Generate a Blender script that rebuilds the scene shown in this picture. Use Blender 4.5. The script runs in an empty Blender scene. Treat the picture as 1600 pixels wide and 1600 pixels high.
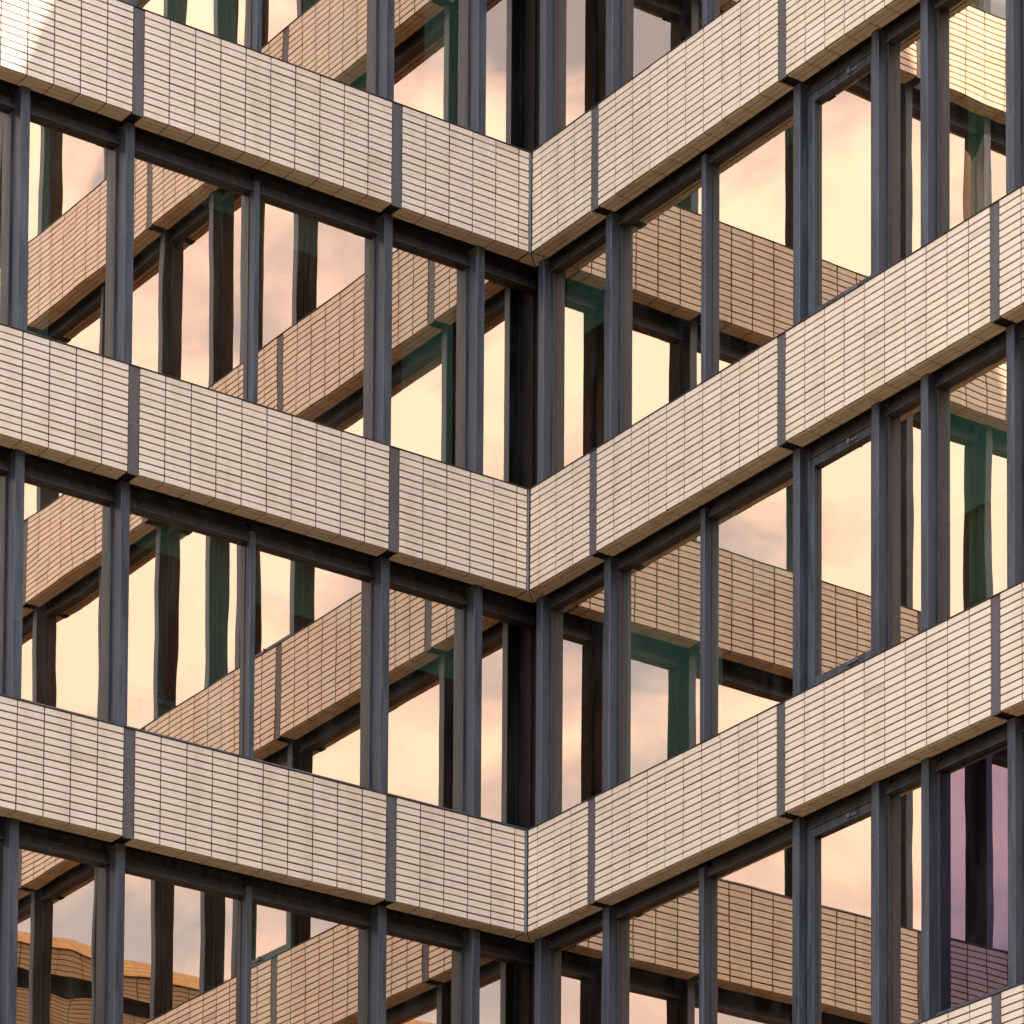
import bpy, bmesh, math, random
from mathutils import Matrix, Vector
import numpy as np

random.seed(7)
rng = np.random.default_rng(11)
sc = bpy.context.scene
COL = sc.collection

# ------------------------------------------------------------------ scale
F = 3.3                    # storey height in metres; the building is laid out in storeys
GROUND = -6.797            # ground level in storeys below the first band's top edge
def W3(x, y, z):           # storey units -> metres, ground at z = 0
    return Vector((x * F, y * F, (z - GROUND) * F))

# ------------------------------------------------------------------ camera
CAM = dict(X=9.57913, Y=-6.775916, Z=-6.312512, pitch=0.074728, roll=0.006859, yaw=2.536026,
           f=6605.0115, cx=745.56117, cy=3178.883264)
def cam_axes():
    p, r, y = CAM['pitch'], CAM['roll'], CAM['yaw']
    fw = np.array([math.cos(y) * math.cos(p), math.sin(y) * math.cos(p), math.sin(p)])
    rt = np.array([math.sin(y), -math.cos(y), 0.0])
    up = np.cross(rt, fw)
    c, s = math.cos(r), math.sin(r)
    return c * rt + s * up, -s * rt + c * up, fw
RT, UP, FW = cam_axes()
CPOS = np.array([CAM['X'], CAM['Y'], CAM['Z']])
def project(p):            # storey units -> photograph pixels (1600 wide)
    d = np.asarray(p, float) - CPOS
    w = d @ FW
    return CAM['cx'] + CAM['f'] * (d @ RT) / w, CAM['cy'] - CAM['f'] * (d @ UP) / w
cd = bpy.data.cameras.new('camera')
cam = bpy.data.objects.new('camera', cd)
COL.objects.link(cam)
cd.sensor_width = 36.0
cd.lens = CAM['f'] * 36.0 / 1600.0
cd.shift_x = (800 - CAM['cx']) / 1600.0
cd.shift_y = (CAM['cy'] - 800) / 1600.0
cd.clip_start = 0.5
cd.clip_end = 3000
m = Matrix.Identity(4)
for i in range(3):
    m[i][0] = RT[i]; m[i][1] = UP[i]; m[i][2] = -FW[i]
loc = W3(*CPOS)
m.translation = loc
cam.matrix_world = m
sc.camera = cam

# ------------------------------------------------------------------ sky, sun, exposure
SUN = Vector((2.0, 1.0, 2.58)).normalized()
world = bpy.data.worlds.new('World'); sc.world = world
world.use_nodes = True
wn, wl = world.node_tree.nodes, world.node_tree.links
wn.clear()
w_out = wn.new('ShaderNodeOutputWorld')
w_bg = wn.new('ShaderNodeBackground'); w_bg.inputs['Strength'].default_value = 0.15
sky = wn.new('ShaderNodeTexSky'); sky.sky_type = 'NISHITA'; sky.sun_disc = False
sky.sun_elevation = math.asin(SUN.z)
sky.sun_rotation = math.atan2(SUN.x, SUN.y)
w_tc = wn.new('ShaderNodeTexCoord')
w_map = wn.new('ShaderNodeMapping'); w_map.inputs['Scale'].default_value = (1, 1, 2.0); w_map.inputs['Location'].default_value = (12.78, 7.45, 10.95)
w_noise = wn.new('ShaderNodeTexNoise'); w_noise.inputs['Scale'].default_value = 8.0; w_noise.inputs['Distortion'].default_value = 0.2
w_noise.inputs['Detail'].default_value = 7; w_noise.inputs['Roughness'].default_value = 0.55
w_ramp = wn.new('ShaderNodeValToRGB')
w_ramp.color_ramp.elements[0].position = 0.39; w_ramp.color_ramp.elements[0].color = (0.06, 0.06, 0.06, 1)
w_ramp.color_ramp.elements[1].position = 0.54; w_ramp.color_ramp.elements[1].color = (1, 1, 1, 1)
w_mix = wn.new('ShaderNodeMix'); w_mix.data_type = 'RGBA'
wl.new(w_tc.outputs['Generated'], w_map.inputs['Vector'])
wl.new(w_map.outputs['Vector'], w_noise.inputs['Vector'])
wl.new(w_noise.outputs['Fac'], w_ramp.inputs['Fac'])
wl.new(w_ramp.outputs['Color'], w_mix.inputs['Factor'])
wl.new(sky.outputs['Color'], w_mix.inputs['A'])
# standard overcast luminance: the cloud deck is about three times brighter overhead than at the horizon
w_sep = wn.new('ShaderNodeSeparateXYZ'); wl.new(w_tc.outputs['Generated'], w_sep.inputs[0])
w_cl = wn.new('ShaderNodeClamp'); wl.new(w_sep.outputs['Z'], w_cl.inputs['Value'])
w_lum = wn.new('ShaderNodeMath'); w_lum.operation = 'MULTIPLY_ADD'
w_lum.inputs[1].default_value = 1.25; w_lum.inputs[2].default_value = 0.55
wl.new(w_cl.outputs[0], w_lum.inputs[0])
w_cloud = wn.new('ShaderNodeVectorMath'); w_cloud.operation = 'SCALE'; w_cloud.inputs[0].default_value = (6.9, 7.15, 7.9)
wl.new(w_lum.outputs[0], w_cloud.inputs['Scale'])
wl.new(w_cloud.outputs[0], w_mix.inputs['B'])
wl.new(w_mix.outputs['Result'], w_bg.inputs['Color'])
wl.new(w_bg.outputs['Background'], w_out.inputs['Surface'])

sd = bpy.data.lights.new('sun', 'SUN'); sd.energy = 4.8; sd.angle = math.radians(0.5); sd.color = (1.0, 0.93, 0.82)
sun = bpy.data.objects.new('sun', sd); COL.objects.link(sun)
sun.rotation_euler = SUN.to_track_quat('Z', 'Y').to_euler()
sun.location = (60, 30, 90)

sc.view_settings.view_transform = 'Standard'
sc.view_settings.look = 'None'
sc.view_settings.gamma = 1.0
sc.view_settings.use_curve_mapping = False
sc.view_settings.exposure = 1.5
sc.cycles.use_denoising = True
sc.cycles.max_bounces = 12
sc.cycles.glossy_bounces = 6
sc.cycles.diffuse_bounces = 4
sc.cycles.transparent_max_bounces = 16
sc.cycles.caustics_reflective = False
sc.cycles.caustics_refractive = False
sc.cycles.sample_clamp_indirect = 6.0

# ------------------------------------------------------------------ materials
def new_mat(name):
    mt = bpy.data.materials.new(name); mt.use_nodes = True
    nt = mt.node_tree
    return mt, nt.nodes, nt.links, nt.nodes['Principled BSDF']
def node(ns, t, **kw):
    n = ns.new(t)
    for k, v in kw.items():
        if k in n.inputs: n.inputs[k].default_value = v
        else: setattr(n, k, v)
    return n
def ramp(ns, stops, interp='LINEAR'):
    r = ns.new('ShaderNodeValToRGB'); r.color_ramp.interpolation = interp
    e = r.color_ramp.elements
    while len(e) < len(stops): e.new(0.5)
    for i, (p, c) in enumerate(stops):
        e[i].position = p; e[i].color = (*c, 1) if len(c) == 3 else c
    return r
def mul(ns, ls, a, b, fac=1.0, blend='MULTIPLY'):
    x = ns.new('ShaderNodeMix'); x.data_type = 'RGBA'; x.blend_type = blend
    x.inputs['Factor'].default_value = fac
    ls.new(a, x.inputs['A']); ls.new(b, x.inputs['B'])
    return x.outputs['Result']

def tile_material():
    mt, ns, ls, b = new_mat('glazed_tile')
    at = node(ns, 'ShaderNodeAttribute', attribute_name='rnd')
    oi = ns.new('ShaderNodeObjectInfo')
    ad = node(ns, 'ShaderNodeMath', operation='ADD')
    fr = node(ns, 'ShaderNodeMath', operation='FRACT')
    ls.new(at.outputs['Fac'], ad.inputs[0]); ls.new(oi.outputs['Random'], ad.inputs[1])
    ls.new(ad.outputs[0], fr.inputs[0])
    cr = ramp(ns, [(0.0, (0.80, 0.69, 0.53)), (0.2, (0.85, 0.69, 0.575)), (0.42, (0.83, 0.72, 0.56)),
                   (0.6, (0.87, 0.72, 0.595)), (0.78, (0.825, 0.695, 0.525)), (0.9, (0.87, 0.75, 0.61)),
                   (0.985, (0.81, 0.69, 0.54)), (1.0, (0.70, 0.57, 0.44))])
    ls.new(fr.outputs[0], cr.inputs['Fac'])
    geo = ns.new('ShaderNodeNewGeometry')
    n1 = node(ns, 'ShaderNodeTexNoise', Scale=0.55, Detail=3.0)        # broad batches of firing
    ls.new(geo.outputs['Position'], n1.inputs['Vector'])
    c1 = ramp(ns, [(0.35, (0.985, 0.975, 0.94)), (0.65, (1.0, 0.975, 0.985))])
    ls.new(n1.outputs['Fac'], c1.inputs['Fac'])
    n2 = node(ns, 'ShaderNodeTexNoise', Scale=70.0, Detail=4.0)        # glaze speckle
    ls.new(geo.outputs['Position'], n2.inputs['Vector'])
    c2 = ramp(ns, [(0.3, (0.93, 0.92, 0.90)), (0.7, (1.03, 1.03, 1.03))])
    ls.new(n2.outputs['Fac'], c2.inputs['Fac'])
    mp = node(ns, 'ShaderNodeMapping'); mp.inputs['Scale'].default_value = (3.0, 3.0, 0.5)
    ls.new(geo.outputs['Position'], mp.inputs['Vector'])
    n3 = node(ns, 'ShaderNodeTexNoise', Scale=1.6, Detail=5.0)         # rain streaks
    ls.new(mp.outputs['Vector'], n3.inputs['Vector'])
    c3 = ramp(ns, [(0.3, (0.89, 0.87, 0.84)), (0.52, (1, 1, 1))])
    ls.new(n3.outputs['Fac'], c3.inputs['Fac'])
    col = mul(ns, ls, cr.outputs['Color'], c1.outputs['Color'])
    col = mul(ns, ls, col, c2.outputs['Color'])
    col = mul(ns, ls, col, c3.outputs['Color'])
    ls.new(col, b.inputs['Base Color'])
    b.inputs['Roughness'].default_value = 0.42
    b.inputs['Specular IOR Level'].default_value = 0.35
    bp = node(ns, 'ShaderNodeBump', Strength=0.25, Distance=0.002)
    n4 = node(ns, 'ShaderNodeTexNoise', Scale=25.0, Detail=3.0)
    ls.new(geo.outputs['Position'], n4.inputs['Vector'])
    ls.new(n4.outputs['Fac'], bp.inputs['Height']); ls.new(bp.outputs['Normal'], b.inputs['Normal'])
    return mt

def paint_material(name, base, streak, rough=0.42, spec=0.45):
    mt, ns, ls, b = new_mat(name)
    geo = ns.new('ShaderNodeNewGeometry')
    mp = node(ns, 'ShaderNodeMapping'); mp.inputs['Scale'].default_value = (9.0, 9.0, 0.9)
    ls.new(geo.outputs['Position'], mp.inputs['Vector'])
    n1 = node(ns, 'ShaderNodeTexNoise', Scale=1.5, Detail=6.0, Roughness=0.65)
    ls.new(mp.outputs['Vector'], n1.inputs['Vector'])
    c1 = ramp(ns, [(0.36, base), (0.62, streak)])
    ls.new(n1.outputs['Fac'], c1.inputs['Fac'])
    n2 = node(ns, 'ShaderNodeTexNoise', Scale=45.0, Detail=4.0)
    ls.new(geo.outputs['Position'], n2.inputs['Vector'])
    c2 = ramp(ns, [(0.25, (0.80, 0.80, 0.80)), (0.6, (1.0, 1.0, 1.0)), (0.69, (1.10, 1.10, 1.10)), (0.73, (2.0, 2.0, 1.95))])
    ls.new(n2.outputs['Fac'], c2.inputs['Fac'])
    ls.new(mul(ns, ls, c1.outputs['Color'], c2.outputs['Color']), b.inputs['Base Color'])
    b.inputs['Roughness'].default_value = rough
    b.inputs['Specular IOR Level'].default_value = spec
    rr = ramp(ns, [(0.3, (rough - .1,) * 3), (0.7, (rough + .18,) * 3)])
    ls.new(n1.outputs['Fac'], rr.inputs['Fac']); ls.new(rr.outputs['Color'], b.inputs['Roughness'])
    bp = node(ns, 'ShaderNodeBump', Strength=0.15, Distance=0.002)
    ls.new(n2.outputs['Fac'], bp.inputs['Height']); ls.new(bp.outputs['Normal'], b.inputs['Normal'])
    return mt

def plain(name, c, rough=0.8, spec=0.2, noise=0.12, scale=6.0):
    mt, ns, ls, b = new_mat(name)
    geo = ns.new('ShaderNodeNewGeometry')
    n1 = node(ns, 'ShaderNodeTexNoise', Scale=scale, Detail=5.0)
    ls.new(geo.outputs['Position'], n1.inputs['Vector'])
    lo = tuple(v * (1 - noise) for v in c); hi = tuple(v * (1 + noise) for v in c)
    c1 = ramp(ns, [(0.3, lo), (0.7, hi)])
    ls.new(n1.outputs['Fac'], c1.inputs['Fac']); ls.new(c1.outputs['Color'], b.inputs['Base Color'])
    b.inputs['Roughness'].default_value = rough
    b.inputs['Specular IOR Level'].default_value = spec
    return mt

def glass_materials(name, refl, trans, wave=0.0015):
    mt, ns, ls, b = new_mat(name)
    ns.remove(b)
    out = ns['Material Output']
    geo = ns.new('ShaderNodeNewGeometry')
    n1 = node(ns, 'ShaderNodeTexNoise', Scale=1.0, Detail=1.2, Roughness=0.4)
    ls.new(geo.outputs['Position'], n1.inputs['Vector'])
    bp = node(ns, 'ShaderNodeBump', Strength=1.0, Distance=wave)
    ls.new(n1.outputs['Fac'], bp.inputs['Height'])
    gl = node(ns, 'ShaderNodeBsdfGlossy', Roughness=0.0); gl.inputs['Color'].default_value = (*refl, 1)
    ls.new(bp.outputs['Normal'], gl.inputs['Normal'])
    tr = ns.new('ShaderNodeBsdfTransparent'); tr.inputs['Color'].default_value = (*trans, 1)
    mx = ns.new('ShaderNodeAddShader')
    ls.new(tr.outputs[0], mx.inputs[0]); ls.new(gl.outputs[0], mx.inputs[1])
    df = ns.new('ShaderNodeBsdfDiffuse')
    mp = node(ns, 'ShaderNodeMapping'); mp.inputs['Scale'].default_value = (2.2, 2.2, 0.55)
    ls.new(geo.outputs['Position'], mp.inputs['Vector'])
    n2 = node(ns, 'ShaderNodeTexNoise', Scale=2.4, Detail=8.0, Roughness=0.62)
    ls.new(mp.outputs[0], n2.inputs['Vector'])
    c2 = ramp(ns, [(0.45, (0.001, 0.001, 0.001)), (0.75, (0.020, 0.019, 0.017))])
    ls.new(n2.outputs['Fac'], c2.inputs['Fac']); ls.new(c2.outputs['Color'], df.inputs['Color'])
    m2 = ns.new('ShaderNodeAddShader')
    ls.new(mx.outputs[0], m2.inputs[0]); ls.new(df.outputs[0], m2.inputs[1])
    ls.new(m2.outputs[0], out.inputs['Surface'])
    return mt
def clear_material(name, c):
    mt, ns, ls, b = new_mat(name)
    ns.remove(b)
    tr = ns.new('ShaderNodeBsdfTransparent'); tr.inputs['Color'].default_value = (*c, 1)
    ls.new(tr.outputs[0], ns['Material Output'].inputs['Surface'])
    return mt

M = {}
M['tile'] = tile_material()
M['grout'] = plain('grout', (0.058, 0.034, 0.023), 0.9, 0.1, 0.3, 12)
M['steel'] = paint_material('painted_steel', (0.026, 0.032, 0.043), (0.082, 0.093, 0.112))
M['steel_dark_shaded'] = paint_material('painted_steel_dark_shaded', (0.020, 0.020, 0.023), (0.052, 0.051, 0.056))  # darker copy of the steel: soffit shade on head rails put into colour
M['strip'] = paint_material('joint_metal', (0.098, 0.086, 0.084), (0.128, 0.113, 0.112), 0.5, 0.3)
M['sealant'] = plain('sealant', (0.42, 0.38, 0.34), 0.7)
M['trim'] = plain('corner_metal', (0.20, 0.215, 0.235), 0.4, 0.5)
M['latch'] = plain('latch_metal', (0.16, 0.16, 0.165), 0.4, 0.5)
M['flash'] = plain('flashing', (0.065, 0.050, 0.045), 0.5, 0.4)
M['black'] = plain('black_panel', (0.006, 0.005, 0.005), 0.6, 0.2)
M['void_black'] = plain('void_black', (0.012, 0.011, 0.012), 0.7, 0.2)  # near-black for gaps, head void and recesses: their shade put into colour
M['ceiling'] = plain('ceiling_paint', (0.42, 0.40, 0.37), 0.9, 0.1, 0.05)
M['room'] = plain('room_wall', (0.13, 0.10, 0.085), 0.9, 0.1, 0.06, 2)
M['blind'] = plain('blind_cloth', (0.82, 0.84, 0.82), 0.9, 0.1, 0.05, 3)
M['glass'] = glass_materials('coated_glass', (0.675, 0.51, 0.392), (0.13, 0.205, 0.175))
M['glass_back'] = clear_material('glass_back', (0.96, 1.0, 0.98))
M['glass_purple'] = glass_materials('purple_glass', (0.225, 0.165, 0.225), (0.02, 0.014, 0.06))

# ------------------------------------------------------------------ mesh helpers
WPOS = {}
def place(o, world_loc, parent):
    COL.objects.link(o)
    if parent is not None:
        o.parent = parent
        o.location = world_loc - WPOS[parent.name]
    else:
        o.location = world_loc
    WPOS[o.name] = world_loc.copy()
    return o
def empty(name, world_loc, label, cat, group=None):
    o = bpy.data.objects.new(name, None); o.empty_display_size = 0.5
    place(o, world_loc, None)
    o['label'] = label; o['category'] = cat
    if group: o['group'] = group
    return o

class MB:
    """collects shapes in wall coordinates (s along the wall, d inwards, z up; storeys) -> one mesh object"""
    def __init__(self, side):
        self.side = side; self.v = []; self.f = []; self.mi = []
    def pt(self, s, d, z):
        if self.side == 'L': return W3(-d, -s, z)
        if self.side == 'R': return W3(s, d, z)
        return W3(s, d, z)
    def face(self, idx, mi):
        self.f.append(tuple(reversed(idx)) if self.side == 'L' else tuple(idx)); self.mi.append(mi)
    def prism_z(self, prof, z0, z1, mi=0):        # prof: (s, d) counter-clockwise seen from above
        n = len(prof); b = len(self.v)
        for s, d in prof: self.v.append(self.pt(s, d, z0))
        for s, d in prof: self.v.append(self.pt(s, d, z1))
        for i in range(n):
            j = (i + 1) % n
            self.face((b + i, b + j, b + n + j, b + n + i), mi)
        self.face(tuple(b + i for i in reversed(range(n))), mi)
        self.face(tuple(b + n + i for i in range(n)), mi)
    def box(self, s0, s1, d0, d1, z0, z1, mi=0):
        self.prism_z([(s0, d0), (s1, d0), (s1, d1), (s0, d1)], z0, z1, mi)
    def cbox_z(self, s0, s1, d0, d1, z0, z1, c=0.0012, mi=0):   # upright bar with chamfered front edges
        self.prism_z([(s0, d0 + c), (s0 + c, d0), (s1 - c, d0), (s1, d0 + c), (s1, d1), (s0, d1)], z0, z1, mi)
    def rail(self, prof, s0, s1, mi=0):           # prof: (d, z) extruded along s
        n = len(prof); b = len(self.v)
        for d, z in prof: self.v.append(self.pt(s0, d, z))
        for d, z in prof: self.v.append(self.pt(s1, d, z))
        for i in range(n):
            j = (i + 1) % n
            self.face((b + i, b + j, b + n + j, b + n + i), mi)
        self.face(tuple(b + i for i in reversed(range(n))), mi)
        self.face(tuple(b + n + i for i in range(n)), mi)
    def build(self, name, mats, parent, kind=None, centre=None):
        me = bpy.data.meshes.new(name)
        V = self.v
        if centre is None:
            lo = Vector([min(p[i] for p in V) for i in range(3)]); hi = Vector([max(p[i] for p in V) for i in range(3)])
            centre = (lo + hi) / 2
        me.from_pydata([p - centre for p in V], [], self.f)
        mats = mats if isinstance(mats, (list, tuple)) else [mats]
        for x in mats: me.materials.append(M[x])
        if len(mats) > 1: me.polygons.foreach_set('material_index', self.mi)
        bm = bmesh.new(); bm.from_mesh(me); bmesh.ops.recalc_face_normals(bm, faces=bm.faces); bm.to_mesh(me); bm.free()
        o = bpy.data.objects.new(name, me)
        place(o, centre, parent)
        if kind: o['kind'] = kind
        return o

# ------------------------------------------------------------------ ground
def ground():
    me = bpy.data.meshes.new('ground')
    R = 900
    me.from_pydata([(-R, -R, 0), (R, -R, 0), (R, R, 0), (-R, R, 0)], [], [(0, 1, 2, 3)])
    mt, ns, ls, b = new_mat('warm_paving')
    geo = ns.new('ShaderNodeNewGeometry')
    br = node(ns, 'ShaderNodeTexBrick', Scale=1.0)
    br.inputs['Color1'].default_value = (0.145, 0.098, 0.055, 1); br.inputs['Color2'].default_value = (0.125, 0.085, 0.048, 1)
    br.inputs['Mortar'].default_value = (0.07, 0.05, 0.035, 1)
    br.inputs['Brick Width'].default_value = 0.6; br.inputs['Row Height'].default_value = 0.3; br.inputs['Mortar Size'].default_value = 0.008
    ls.new(geo.outputs['Position'], br.inputs['Vector']); ls.new(br.outputs['Color'], b.inputs['Base Color'])
    b.inputs['Roughness'].default_value = 0.85
    me.materials.append(mt)
    o = bpy.data.objects.new('ground', me); COL.objects.link(o)
    o['kind'] = 'structure'; o['label'] = 'warm paved courtyard ground'
ground()

# ------------------------------------------------------------------ the two wings
H = 0.2987                 # band height
ROWS = 15
BAY = 0.839
WS = 0.0333
PITCH = (BAY - WS) / 10
RP = H / ROWS
KTOP, KLOW = 4, -5
JH, JV = 0.0038, 0.0038    # joints
TH = 0.004                 # tile thickness
SOF = 0.060                # soffit depth

WING = {
 'L': dict(a=0.4446, n=7, glass=0.102, rail_d=0.085, rail_z=(-0.050, -0.022), s_in=-0.088,
           label='left wing of the tiled office block, its cream bands dropping rightwards to the inner corner'),
 'R': dict(a=0.2920, n=8, glass=0.088, rail_d=0.075, rail_z=(-0.034, -0.008), s_in=-0.102,
           label='right wing of the tiled office block, its cream bands climbing rightwards from the inner corner'),
}
PW = 0.0285                # post width
PD = 0.050                 # post front depth

def in_frame(x, y, mg=0): return -mg < x < 1600 + mg and -mg < y < 1600 + mg

def tile_verts(w, h, t, c):
    a, b = w / 2, h / 2
    return [(-a, t, -b), (a, t, -b), (a, t, b), (-a, t, b),
            (-a, c, -b), (a, c, -b), (a, c, b), (-a, c, b),
            (-a + c, 0, -b + c), (a - c, 0, -b + c), (a - c, 0, b - c), (-a + c, 0, b - c)]
TFACES = [(8, 9, 10, 11)]
for i in range(4):
    j = (i + 1) % 4
    TFACES += [(4 + i, 4 + j, 8 + j, 8 + i), (i, j, 4 + j, 4 + i)]

def build_tiles(side, wing, panels):
    cfg = WING[side]; mb = MB(side)
    spec = []                              # (k, bay, s centre, width, z centre)
    for k in range(KTOP, KLOW - 1, -1):
        for bay in range(cfg['n']):
            if bay == 0:
                full = int(cfg['a'] / PITCH)
                cols = [(cfg['a'] - (i + 0.5) * PITCH, PITCH) for i in range(full)]
                e = cfg['a'] - full * PITCH; t0 = 0.0055
                cols.append(((e + t0) / 2, e - t0))
            else:
                s0 = cfg['a'] + WS + (bay - 1) * BAY
                cols = [(s0 + (i + 0.5) * PITCH, PITCH) for i in range(10)]
            for (s, w) in cols:
                for r in range(ROWS):
                    spec.append((k, bay, s, w, k - (r + 0.5) * RP))
    scored = []
    for i, (k, bay, s, w, z) in enumerate(spec):
        p = [project((0, -(s + a), z + b)) if side == 'L' else project((s + a, 0, z + b))
             for a, b in ((-w / 2, -RP / 2), (w / 2, -RP / 2), (w / 2, RP / 2), (-w / 2, RP / 2))]
        if all(in_frame(*q) for q in p):
            ar = 0.5 * abs(sum(p[q][0] * p[(q + 1) % 4][1] - p[(q + 1) % 4][0] * p[q][1] for q in range(4)))
            scored.append((ar, i))
    scored.sort(reverse=True)
    single = {i for _, i in scored[:300]}
    shared = {}
    fv, ff, fr = [], [], []
    def to_field(verts, flip):
        b = len(fv); fv.extend(verts)
        for f in TFACES:
            q = tuple(b + x for x in f)
            ff.append(tuple(reversed(q)) if flip else q)
        fr.extend([random.random()] * len(TFACES))
    C = 0.0006
    origin = WPOS[wing.name]
    flip = side == 'L'
    for i, (k, bay, s, w, z) in enumerate(spec):
        proud = random.gauss(0, 0.00025)
        tw, th = w - JV, RP - JH
        if i in single:
            key = round(w, 5)
            if key not in shared:
                me = bpy.data.meshes.new('tile')
                vs = []
                for (x, y, zz) in tile_verts(tw, th, TH, C):
                    vs.append(((-y, -x, zz) if side == 'L' else (x, y, zz)))
                me.from_pydata([tuple(F * q for q in v) for v in vs], [], [tuple(reversed(f)) if flip else f for f in TFACES])
                me.materials.append(M['tile'])
                shared[key] = me
            o = bpy.data.objects.new('tile', shared[key])
            place(o, mb.pt(s, proud, z), panels[(k, bay)])
        else:
            ja, jb = random.uniform(-1, 1) * 0.0006, random.uniform(-1, 1) * 0.0004
            to_field([mb.pt(s + x + ja, y + proud, z + zz + jb) - origin for (x, y, zz) in tile_verts(tw, th, TH, C)], flip)
    # soffit tiles: three rows laid flat under every band
    for k in range(KTOP, KLOW - 1, -1):
        zb = k - H
        for bay in range(cfg['n']):
            if bay == 0:
                full = int(cfg['a'] / PITCH)
                cols = [(cfg['a'] - (i + 0.5) * PITCH, PITCH) for i in range(full)]
                e = cfg['a'] - full * PITCH
                cols.append((e / 2 + 0.002, e - 0.004))
            else:
                s0 = cfg['a'] + WS + (bay - 1) * BAY
                cols = [(s0 + (i + 0.5) * PITCH, PITCH) for i in range(10)]
            dp = (SOF - 0.005) / 3
            for (s, w) in cols:
                for r in range(3):
                    d = 0.005 + (r + 0.5) * dp
                    dz = random.gauss(0, 0.00025)
                    vs = [mb.pt(s + x, d + zz, zb + y + dz) - origin for (x, y, zz) in tile_verts(w - 0.0042, dp - 0.0042, TH, C)]
                    to_field(vs, not flip)
        # mitred corner of the soffit (belongs to the left wing only)
        if side == 'L':
            for tri in (((-0.003, 0.005), (-0.058, 0.0600), (-0.003, 0.0600)), ((-0.006, 0.003), (-0.0600, 0.003), (-0.0600, 0.057))):
                b = len(fv)
                for (s, d) in tri: fv.append(mb.pt(s, d, zb) - origin)
                for (s, d) in tri: fv.append(mb.pt(s, d, zb + TH) - origin)
                for f in ((0, 1, 2), (5, 4, 3), (0, 3, 4, 1), (1, 4, 5, 2), (2, 5, 3, 0)):
                    ff.append(tuple(b + q for q in f))
                fr.extend([random.random()] * 5)
    me = bpy.data.meshes.new('tiles')
    me.from_pydata(fv, [], ff)
    at = me.attributes.new('rnd', 'FLOAT', 'FACE'); at.data.foreach_set('value', fr)
    me.materials.append(M['tile'])
    o = bpy.data.objects.new('tiles', me); place(o, origin, wing); o['kind'] = 'stuff'

BLINDS = {}                # (side, k, window index) -> list of (fraction s0, s1, fraction of height lowered)
def blind(side, k, w, s0, s1, drop): BLINDS.setdefault((side, k, w), []).append((s0, s1, drop))
blind('L', 0, 1, 0.185, 0.360, 1.0)
blind('L', 0, 4, 1.500, 1.585, 1.0)
blind('L', -1, 2, 0.490, 0.870, 0.24)
blind('L', -1, 1, 0.170, 0.425, 0.34)
blind('L', -1, 3, 0.920, 1.010, 1.0)
blind('L', 1, 1, 0.170, 0.290, 1.0)
blind('L', 1, 3, 0.920, 1.250, 1.0)
blind('R', -1, 2, 0.330, 0.760, 1.0)
blind('R', -1, 3, 0.800, 1.110, 0.42)
blind('R', 0, 6, 1.690, 1.950, 0.30)
blind('R', -1, 6, 1.690, 1.950, 0.55)
blind('R', 0, 1, 0.030, 0.270, 0.35)
blind('L', 0, 2, 0.60, 0.875, 0.16)
blind('L', 0, 3, 0.92, 1.27, 0.10)
blind('L', -1, 4, 1.33, 1.58, 0.12)
blind('L', -1, 3, 1.02, 1.27, 0.13)
blind('L', -2, 2, 0.70, 0.87, 0.55)
blind('L', 1, 2, 0.49, 0.70, 1.0)
blind('R', 0, 2, 0.335, 0.755, 0.12)
blind('R', 0, 3, 0.80, 1.115, 0.10)
blind('R', -2, 2, 0.335, 0.755, 0.20)
PURPLE = {('R', -2, 6)}
SASH = {('R', 4)}

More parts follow.
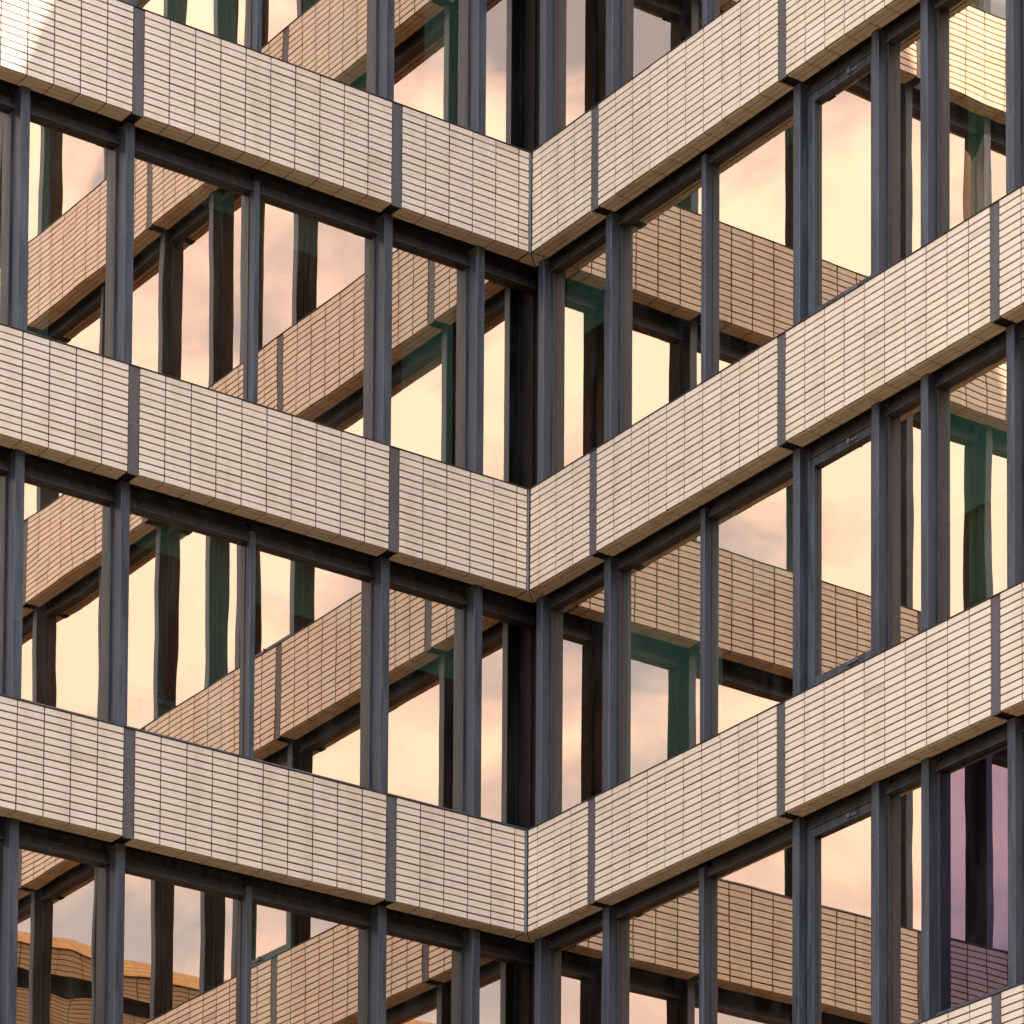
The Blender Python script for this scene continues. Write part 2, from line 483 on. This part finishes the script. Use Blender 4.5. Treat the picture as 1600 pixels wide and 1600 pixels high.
def build_wing(side):
    cfg = WING[side]
    base = MB(side).pt(0.02, 0.02, GROUND)
    wing = empty('building_wing', base, cfg['label'], 'building wing', 'wings of the tiled office block')
    a, n, dg = cfg['a'], cfg['n'], cfg['glass']
    send = a + (n - 1) * BAY + WS
    panels = {}
    # bay edges, posts and windows along the wall
    posts, mulls, wins = [], [], []
    if side == 'L':
        posts.append(0.124); wins.append((cfg['s_in'] + 0.002, 0.124)); wins.append((0.124 + PW, a - 0.002))
    else:
        posts.append(-0.0315); wins.append(None); wins.append((-0.0315 + PW, a + 0.003))
    off = -0.004 if side == 'L' else 0.003
    for b in range(1, n):
        p = a + (b - 1) * BAY + off; nxt = a + b * BAY + off
        posts.append(p)
        if b % 2 == 1:
            c = (p + nxt + PW) / 2
            mulls.append((c - 0.0095, c + 0.0095))
            wins += [(p + PW, c - 0.0095), (c + 0.0095, nxt)]
        else:
            p1, p2 = p + 0.3215, p + 0.5150
            posts += [p1, p2]
            wins += [(p + PW, p1), (p1 + PW, p2), (p2 + PW, nxt)]
    posts.append(a + (n - 1) * BAY + off)
    for k in range(KTOP, KLOW - 1, -1):
        zb = k - H
        zlow = (k - 1) if k > KLOW else GROUND
        # bands
        for b in range(n):
            s0 = (-0.0 if b == 0 else a + (b - 1) * BAY + WS); s1 = a + b * BAY
            mb = MB(side)
            lo = 0.0045 if b == 0 and side == 'R' else s0
            mb.box(lo if b == 0 else s0, s1, TH - 0.0004, SOF, zb + TH - 0.0004, k - 0.0005)
            panels[(k, b)] = mb.build('spandrel_panel', 'grout', wing)
            mb = MB(side)
            mb.rail([(-0.0022, k), (-0.0022, k + 0.0014), (0.0, k + 0.0028), (0.070, k + 0.0028), (0.070, k)], s0 + 0.001, s1 + WS - 0.001)
            mb.build('flashing', 'flash', wing)
            mb = MB(side)
            e0, e1 = s1 + 0.0008, s1 + WS - 0.0008
            cuts = [zb - 0.002] + sorted(zb + H * (q + random.uniform(-.03, .03)) for q in ((0.22, 0.48, 0.76) if random.random() < .6 else (0.30, 0.66))) + [k - 0.001]
            for c0, c1 in zip(cuts[:-1], cuts[1:]):
                mb.cbox_z(e0, e1, 0.0012, 0.006, c0 + 0.0006, c1 - 0.0006, 0.0008, 0)
                if c1 < k - 0.01:
                    mb.box(e0 + 0.002 * random.random(), e1 - 0.010 * random.random(), 0.0018, 0.004, c1 - 0.0006, c1 + 0.0006, 1)
            mb.box(e0 - 0.0006, e1 + 0.0006, 0.0064, SOF, zb + 0.006, k - 0.001, 2)  # dark block put in for the black gap under the strip
            mb.build('joint_strip', ['strip', 'sealant', 'void_black'], wing)
        # upstand and slab behind the band
        mb = MB(side)
        mb.box(-0.118 if side == 'L' else -0.0600, send, SOF + 0.0003, dg + 0.03, zb + 0.012, k + 0.02)
        mb.build('upstand_wall', 'void_black', wing)
        mb = MB(side)
        mb.box(cfg['s_in'] + 0.004, send, dg + 0.0305, 1.75, zb + 0.005, k - 0.10)
        mb.build('floor_slab', 'ceiling', wing)
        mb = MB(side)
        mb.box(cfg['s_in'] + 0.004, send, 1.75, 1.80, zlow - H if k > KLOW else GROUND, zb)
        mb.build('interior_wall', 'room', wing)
        ztop_, zbot_ = zb + 0.004, (zlow - 0.099 if k > KLOW else GROUND)
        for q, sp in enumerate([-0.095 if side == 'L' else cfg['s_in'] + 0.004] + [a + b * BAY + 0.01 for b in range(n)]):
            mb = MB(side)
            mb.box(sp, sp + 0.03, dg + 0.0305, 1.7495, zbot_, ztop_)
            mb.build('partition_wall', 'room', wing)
        # posts and mullions
        zs = zlow + 0.0045 if k > KLOW else GROUND
        for p in posts:
            mb = MB(side)
            mb.cbox_z(p, p + PW, PD, dg - 0.008, zs, zb - 0.0005 + (0.004 if False else 0), 0.0016)
            mb.cbox_z(p - 0.0065, p + PW + 0.0065, dg - 0.0079, dg + 0.012, zs, zb + 0.011, 0.0008, 1)
            mb.build('post', ['steel', 'steel_dark_shaded'], wing)
        for (m0, m1) in mulls:
            mb = MB(side)
            mb.cbox_z(m0, m1, dg - 0.026, dg + 0.012, zs, zb + cfg['rail_z'][1], 0.0022)
            mb.build('mullion', 'steel', wing)
        # windows
        for wi, wn_ in enumerate(wins):
            if wn_ is None: continue
            w0, w1 = wn_
            rz0, rz1 = cfg['rail_z']; rd = cfg['rail_d']
            mb = MB(side)
            # head rail with a lipped lower edge
            mb.rail([(rd - 0.003, zb + rz0), (rd - 0.003, zb + rz0 + 0.0028), (rd, zb + rz0 + 0.0045), (rd, zb + rz0 + 0.0135), (rd + 0.0045, zb + rz0 + 0.0150), (rd + 0.0045, zb + rz1),
                     (dg + 0.002, zb + rz1), (dg + 0.002, zb + 0.0115), (dg + 0.012, zb + 0.0115), (dg + 0.012, zb + rz0)], w0 + 0.0004, w1 - 0.0004)
            mb.mi[0] = mb.mi[1] = 1  # lip left in lighter steel, a highlight put into the colour
            win = mb.build('window', ['steel_dark_shaded', 'steel'], wing)
            mb = MB(side)
            zt = zlow + 0.049 if k > KLOW else GROUND + 0.06
            mb.rail([(dg - 0.022, zlow + 0.006), (dg - 0.020, zt - 0.014), (dg - 0.006, zt), (dg + 0.012, zt), (dg + 0.012, zlow + 0.006)], w0 + 0.0004, w1 - 0.0004, 0)
            mb.build('sill_rail', 'steel', win)
            g0, g1, gz0, gz1 = w0 + 0.002, w1 - 0.002, zt - 0.003, zb + rz0 + 0.003
            if (side, wi) in SASH:
                mb = MB(side)
                fw, fd = 0.027, 0.014
                z0_, z1_ = zt + 0.001, zb + rz0 - 0.0015
                mb.cbox_z(w0 + 0.004, w0 + 0.004 + fw, dg - fd, dg - 0.0005, z0_, z1_, 0.0012)
                mb.cbox_z(w1 - 0.004 - fw, w1 - 0.004, dg - fd, dg - 0.0005, z0_, z1_, 0.0012)
                for (q0, q1) in ((z0_, z0_ + 0.020), (z1_ - 0.022, z1_)):
                    mb.box(w0 + 0.0042 + fw, w1 - 0.0042 - fw, dg - fd + 0.0006, dg - 0.0005, q0, q1)
                mb.build('opening_sash', 'steel', win)
                for zc in (z1_ - 0.012, z0_ + 0.010):
                    sc_ = w0 + (w1 - w0) * 0.62
                    mb = MB(side)
                    mb.box(sc_ - 0.012, sc_ + 0.030, dg - fd - 0.004, dg - fd, zc - 0.002, zc + 0.002)
                    mb.cbox_z(sc_ - 0.004, sc_ + 0.004, dg - fd - 0.010, dg - fd - 0.0035, zc - 0.005, zc + 0.006, 0.001)
                    mb.build('latch', 'latch', win)
            purple = (side, k, wi) in PURPLE
            c = MB(side).pt((g0 + g1) / 2, dg, (gz0 + gz1) / 2)
            mb = MB(side)
            mb.box(g0, g1, dg, dg + 0.0024, gz0, gz1)
            mb.mi = [1] * 6; mb.mi[0] = 0           # the first side of the box is the outer face
            pane = mb.build('pane', ['glass_purple' if purple else 'glass', 'glass_back'], win, centre=c)
            t1, t2 = random.gauss(0, 0.00045), random.gauss(0, 0.00045)
            pane.rotation_euler = (0, t2, t1) if side == 'L' else (t2, 0, t1)
            for (s0, s1, drop) in BLINDS.get((side, k, wi), []):
                zz1 = gz1 - 0.002; zz0 = zz1 - (zz1 - gz0) * drop
                mb = MB(side)
                mb.box(s0, s1, dg + 0.020, dg + 0.0215, zz0, zz1)
                mb.box(s0, s1, dg + 0.018, dg + 0.0235, zz0 - 0.006, zz0)
                mb.build('blind', 'blind', win)
    # roof, end wall and corner
    mb = MB(side)
    mb.box(cfg['s_in'] - (1.8 if side == 'R' else 0), send, SOF + 0.001, 1.9, KTOP - 0.15, KTOP - 0.10)
    mb.box(send + 0.002, send + 0.06, 0.004, 1.9, GROUND, KTOP)
    mb.build('roof', 'room', wing)
    if side == 'R':
        for k in range(KTOP, KLOW - 1, -1):
            zlow = (k - 1) if k > KLOW else GROUND
            mb = MB(side)
            mb.box(-0.1324, -0.0355, dg, dg + 0.03, zlow + 0.0201, k - H + 0.0119)  # black sheet put across the void beside the corner post
            mb.build('corner_infill', 'black', wing)
    else:
        for k in range(KTOP, KLOW - 1, -1):
            mb = MB(side)
            mb.prism_z([(-0.0008, -0.0006), (0.0050, -0.0006), (0.0050, 0.0036), (-0.0008, 0.0036)], k - H - 0.0006, k)
            mb.build('corner_trim', 'trim', wing)
            # soffit backing of the corner square
            mb = MB(side)
            mb.box(-0.0590, -0.0002, 0.0002, SOF, k - H + TH, k - 0.001)
            mb.build('spandrel_panel', 'grout', wing)
    build_tiles(side, wing, panels)
    return wing
LEFT = build_wing('L')
build_wing('R')

# ------------------------------------------------------------------ the wing across the courtyard, seen only mirrored in the lower windows
def brickwork(name, c1, c2, mortar, w=0.27, h=0.066):
    mt, ns, ls, b = new_mat(name)
    geo = ns.new('ShaderNodeNewGeometry')
    sp = ns.new('ShaderNodeSeparateXYZ'); mp = ns.new('ShaderNodeCombineXYZ')
    ls.new(geo.outputs['Position'], sp.inputs[0])
    ls.new(sp.outputs['Y'], mp.inputs['X']); ls.new(sp.outputs['Z'], mp.inputs['Y'])
    br = node(ns, 'ShaderNodeTexBrick', Scale=1.0); br.offset = 0.0
    br.inputs['Color1'].default_value = (*c1, 1); br.inputs['Color2'].default_value = (*c2, 1); br.inputs['Mortar'].default_value = (*mortar, 1)
    br.inputs['Brick Width'].default_value = w; br.inputs['Row Height'].default_value = h; br.inputs['Mortar Size'].default_value = 0.012
    ls.new(mp.outputs[0], br.inputs['Vector']); ls.new(br.outputs['Color'], b.inputs['Base Color'])
    b.inputs['Roughness'].default_value = 0.6
    return mt
M['far_tile'] = brickwork('far_tile', (0.40, 0.33, 0.20), (0.34, 0.28, 0.17), (0.04, 0.025, 0.015), 0.55, 0.11)
M['sunlit_edge'] = brickwork('sunlit_edge_tile', (0.50, 0.34, 0.14), (0.43, 0.29, 0.12), (0.20, 0.12, 0.05), 0.55, 0.10)  # orange painted in for sunlight along the parapet top
def far_wing():
    X0, Y0, Y1, ZT = 16.5, -30.0, 6.0, 3.87
    base = W3(X0, (Y0 + Y1) / 2, GROUND)
    r = empty('office_building', base, 'tiled building across the courtyard, mirrored with its sunlit top edge coloured orange in the lowest left windows', 'building')
    class FB(MB):
        def pt(self, s, d, z): return W3(X0 + d, s, z)
    def part(name, mat, boxes, prof=None):
        mb = FB('F')
        for bx in boxes: mb.box(*bx)
        if prof: mb.rail(prof, Y0, Y1)
        return mb.build(name, mat, r)
    part('sunlit_edge', 'sunlit_edge', [], [(-0.02, ZT - 0.13), (0.10, ZT), (0.20, ZT), (0.20, ZT - 0.13)])  # slope shaped to catch sun, standing for the lit parapet top
    part('parapet', 'far_tile', [(Y0, Y1, 0.0, 0.12, ZT - 0.30, ZT - 0.1305)])
    part('wall', 'far_tile', [(Y0, Y1, 0.08, 0.40, GROUND, ZT - 0.42)])
    part('roof', 'room', [(Y0, Y1, 0.1205, 4.0, ZT - 0.30, ZT - 0.20)])
    part('recess', 'void_black', [(Y0, Y1, 0.1006, 0.40, ZT - 0.4195, ZT - 0.3005)])
    for q in range(1, 9):
        z1 = ZT - 0.30 - q
        if z1 - 0.45 < GROUND: break
        for y in np.arange(Y0 + 0.3, Y1 - 0.8, 0.839):
            mb = FB('F')
            mb.box(y, y + 0.70, 0.06, 0.085, z1 - 0.42, z1)
            w = mb.build('window', 'steel_dark_shaded', r)
            mb = FB('F')
            mb.box(y + 0.02, y + 0.68, 0.055, 0.0598, z1 - 0.40, z1 - 0.02)
            mb.build('pane', 'void_black', w)
far_wing()

# ------------------------------------------------------------------ things behind the glass
M['chair_cloth'] = plain('chair_cloth', (0.05, 0.022, 0.02), 0.9)
M['desk_top'] = plain('desk_top', (0.62, 0.66, 0.62), 0.5)
def office_chair(s, d, z0):
    mbp = MB('L').pt
    r = empty('office_chair', mbp(s, d, z0), 'dark office chair with rounded back behind the glass, beside the pale desk', 'chair')
    def mesh(name, bm, mat, at):
        me = bpy.data.meshes.new(name); bm.to_mesh(me); bm.free(); me.materials.append(M[mat])
        for p in me.polygons: p.use_smooth = True
        o = bpy.data.objects.new(name, me); place(o, at, r); return o
    bm = bmesh.new()                                  # rounded backrest
    bmesh.ops.create_uvsphere(bm, u_segments=20, v_segments=12, radius=1)
    for v in bm.verts:
        x, y, z = v.co
        sx = math.copysign(abs(y) ** 0.75, y); sz = math.copysign(abs(z) ** 0.75, z)
        v.co = (0.045 * x + 0.03 * sz * sz, 0.23 * sx, 0.29 * sz)
    mesh('backrest', bm, 'chair_cloth', mbp(s, d, z0 + 0.262))
    bm = bmesh.new()
    bmesh.ops.create_uvsphere(bm, u_segments=20, v_segments=10, radius=1)
    for v in bm.verts:
        x, y, z = v.co; v.co = (0.24 * math.copysign(abs(x) ** .7, x), 0.24 * math.copysign(abs(y) ** .7, y), 0.05 * z)
    mesh('seat', bm, 'chair_cloth', mbp(s, d + 0.08, z0 + 0.14))
    bm = bmesh.new()
    bmesh.ops.create_cone(bm, cap_ends=True, segments=12, radius1=0.03, radius2=0.025, depth=0.36)
    mesh('column', bm, 'steel', mbp(s, d + 0.08, z0 + 0.075))
    for q in range(5):
        a = q * math.tau / 5
        bm = bmesh.new()
        bmesh.ops.create_cone(bm, cap_ends=True, segments=8, radius1=0.022, radius2=0.012, depth=0.30)
        bmesh.ops.rotate(bm, verts=bm.verts, cent=(0, 0, 0), matrix=Matrix.Rotation(math.radians(85), 3, 'Y'))
        bmesh.ops.translate(bm, verts=bm.verts, vec=(0.16, 0, 0))
        bmesh.ops.rotate(bm, verts=bm.verts, cent=(0, 0, 0), matrix=Matrix.Rotation(a, 3, 'Z'))
        mesh('leg', bm, 'steel', mbp(s, d + 0.08, z0 + 0.018))
def desk(s0, s1, d0, d1, z0, h):
    r = empty('desk', MB('L').pt((s0 + s1) / 2, (d0 + d1) / 2, z0), 'pale desk edge behind the glass, below the dark office chair back', 'desk')
    mb = MB('L'); mb.box(s0, s1, d0, d1, z0 + h - 0.012, z0 + h); mb.build('desk_top', 'desk_top', r)
    for s in (s0 + 0.01, s1 - 0.022):
        for d in (d0 + 0.01, d1 - 0.022):
            mb = MB('L'); mb.box(s, s + 0.012, d, d + 0.012, z0, z0 + h - 0.012); mb.build('leg', 'steel', r)
    mb = MB('L'); mb.box(s0 + 0.03, s1 - 0.03, d0 + 0.012, d0 + 0.016, z0 + h - 0.09, z0 + h - 0.013); mb.build('front_panel', 'desk_top', r)
mb = MB('L'); mb.box(0.96, 1.26, 0.40, 0.415, -2.0985, -1.43); mb.build('pale_backdrop', 'blind', LEFT)  # pale backdrop added so the dark chair stands out
office_chair(1.085, 0.29, -2.098)
desk(1.00, 1.20, 0.16, 0.245, -2.0985, 0.275)

def curtain(label, s0, s1, z0, z1, mat, tied, d=0.125, folds=9):
    n, m_ = folds * 8, 14
    mb = MB('R'); vs = []
    for j in range(m_ + 1):
        t = j / m_
        wid = 1.0 if not tied else 1.0 - 0.62 * max(0.0, 1 - abs(t - 0.30) / 0.5) ** 1.3
        for i in range(n + 1):
            u = i / n
            s = s0 + (s1 - s0) * (u * wid)
            vs.append((s, d + 0.007 * math.sin(u * folds * math.tau) * (0.6 + 0.4 * (1 - t)), z0 + (z1 - z0) * t))
    b = [mb.pt(*v) for v in vs]
    c = mb.pt((s0 + s1) / 2, d, z1)
    me = bpy.data.meshes.new('curtain')
    fs = [(j * (n + 1) + i, j * (n + 1) + i + 1, (j + 1) * (n + 1) + i + 1, (j + 1) * (n + 1) + i) for j in range(m_) for i in range(n)]
    me.from_pydata([p - c for p in b], [], fs)
    for p in me.polygons: p.use_smooth = True
    me.materials.append(M[mat])
    o = bpy.data.objects.new('curtain', me); place(o, c, None)
    md = o.modifiers.new('thickness', 'SOLIDIFY'); md.thickness = 0.004
    o['label'] = label; o['category'] = 'curtain'
M['curtain_beige'] = plain('curtain_beige', (0.80, 0.66, 0.46), 0.95)
M['curtain_green'] = plain('curtain_green', (0.50, 0.66, 0.42), 0.95)
curtain('beige curtain gathered to one side behind glass near the top right corner', 1.75, 1.90, -0.93, -0.36, 'curtain_beige', True)
curtain('green curtain hanging straight behind glass, one storey below the beige curtain', 1.75, 1.875, -1.93, -1.36, 'curtain_green', False)
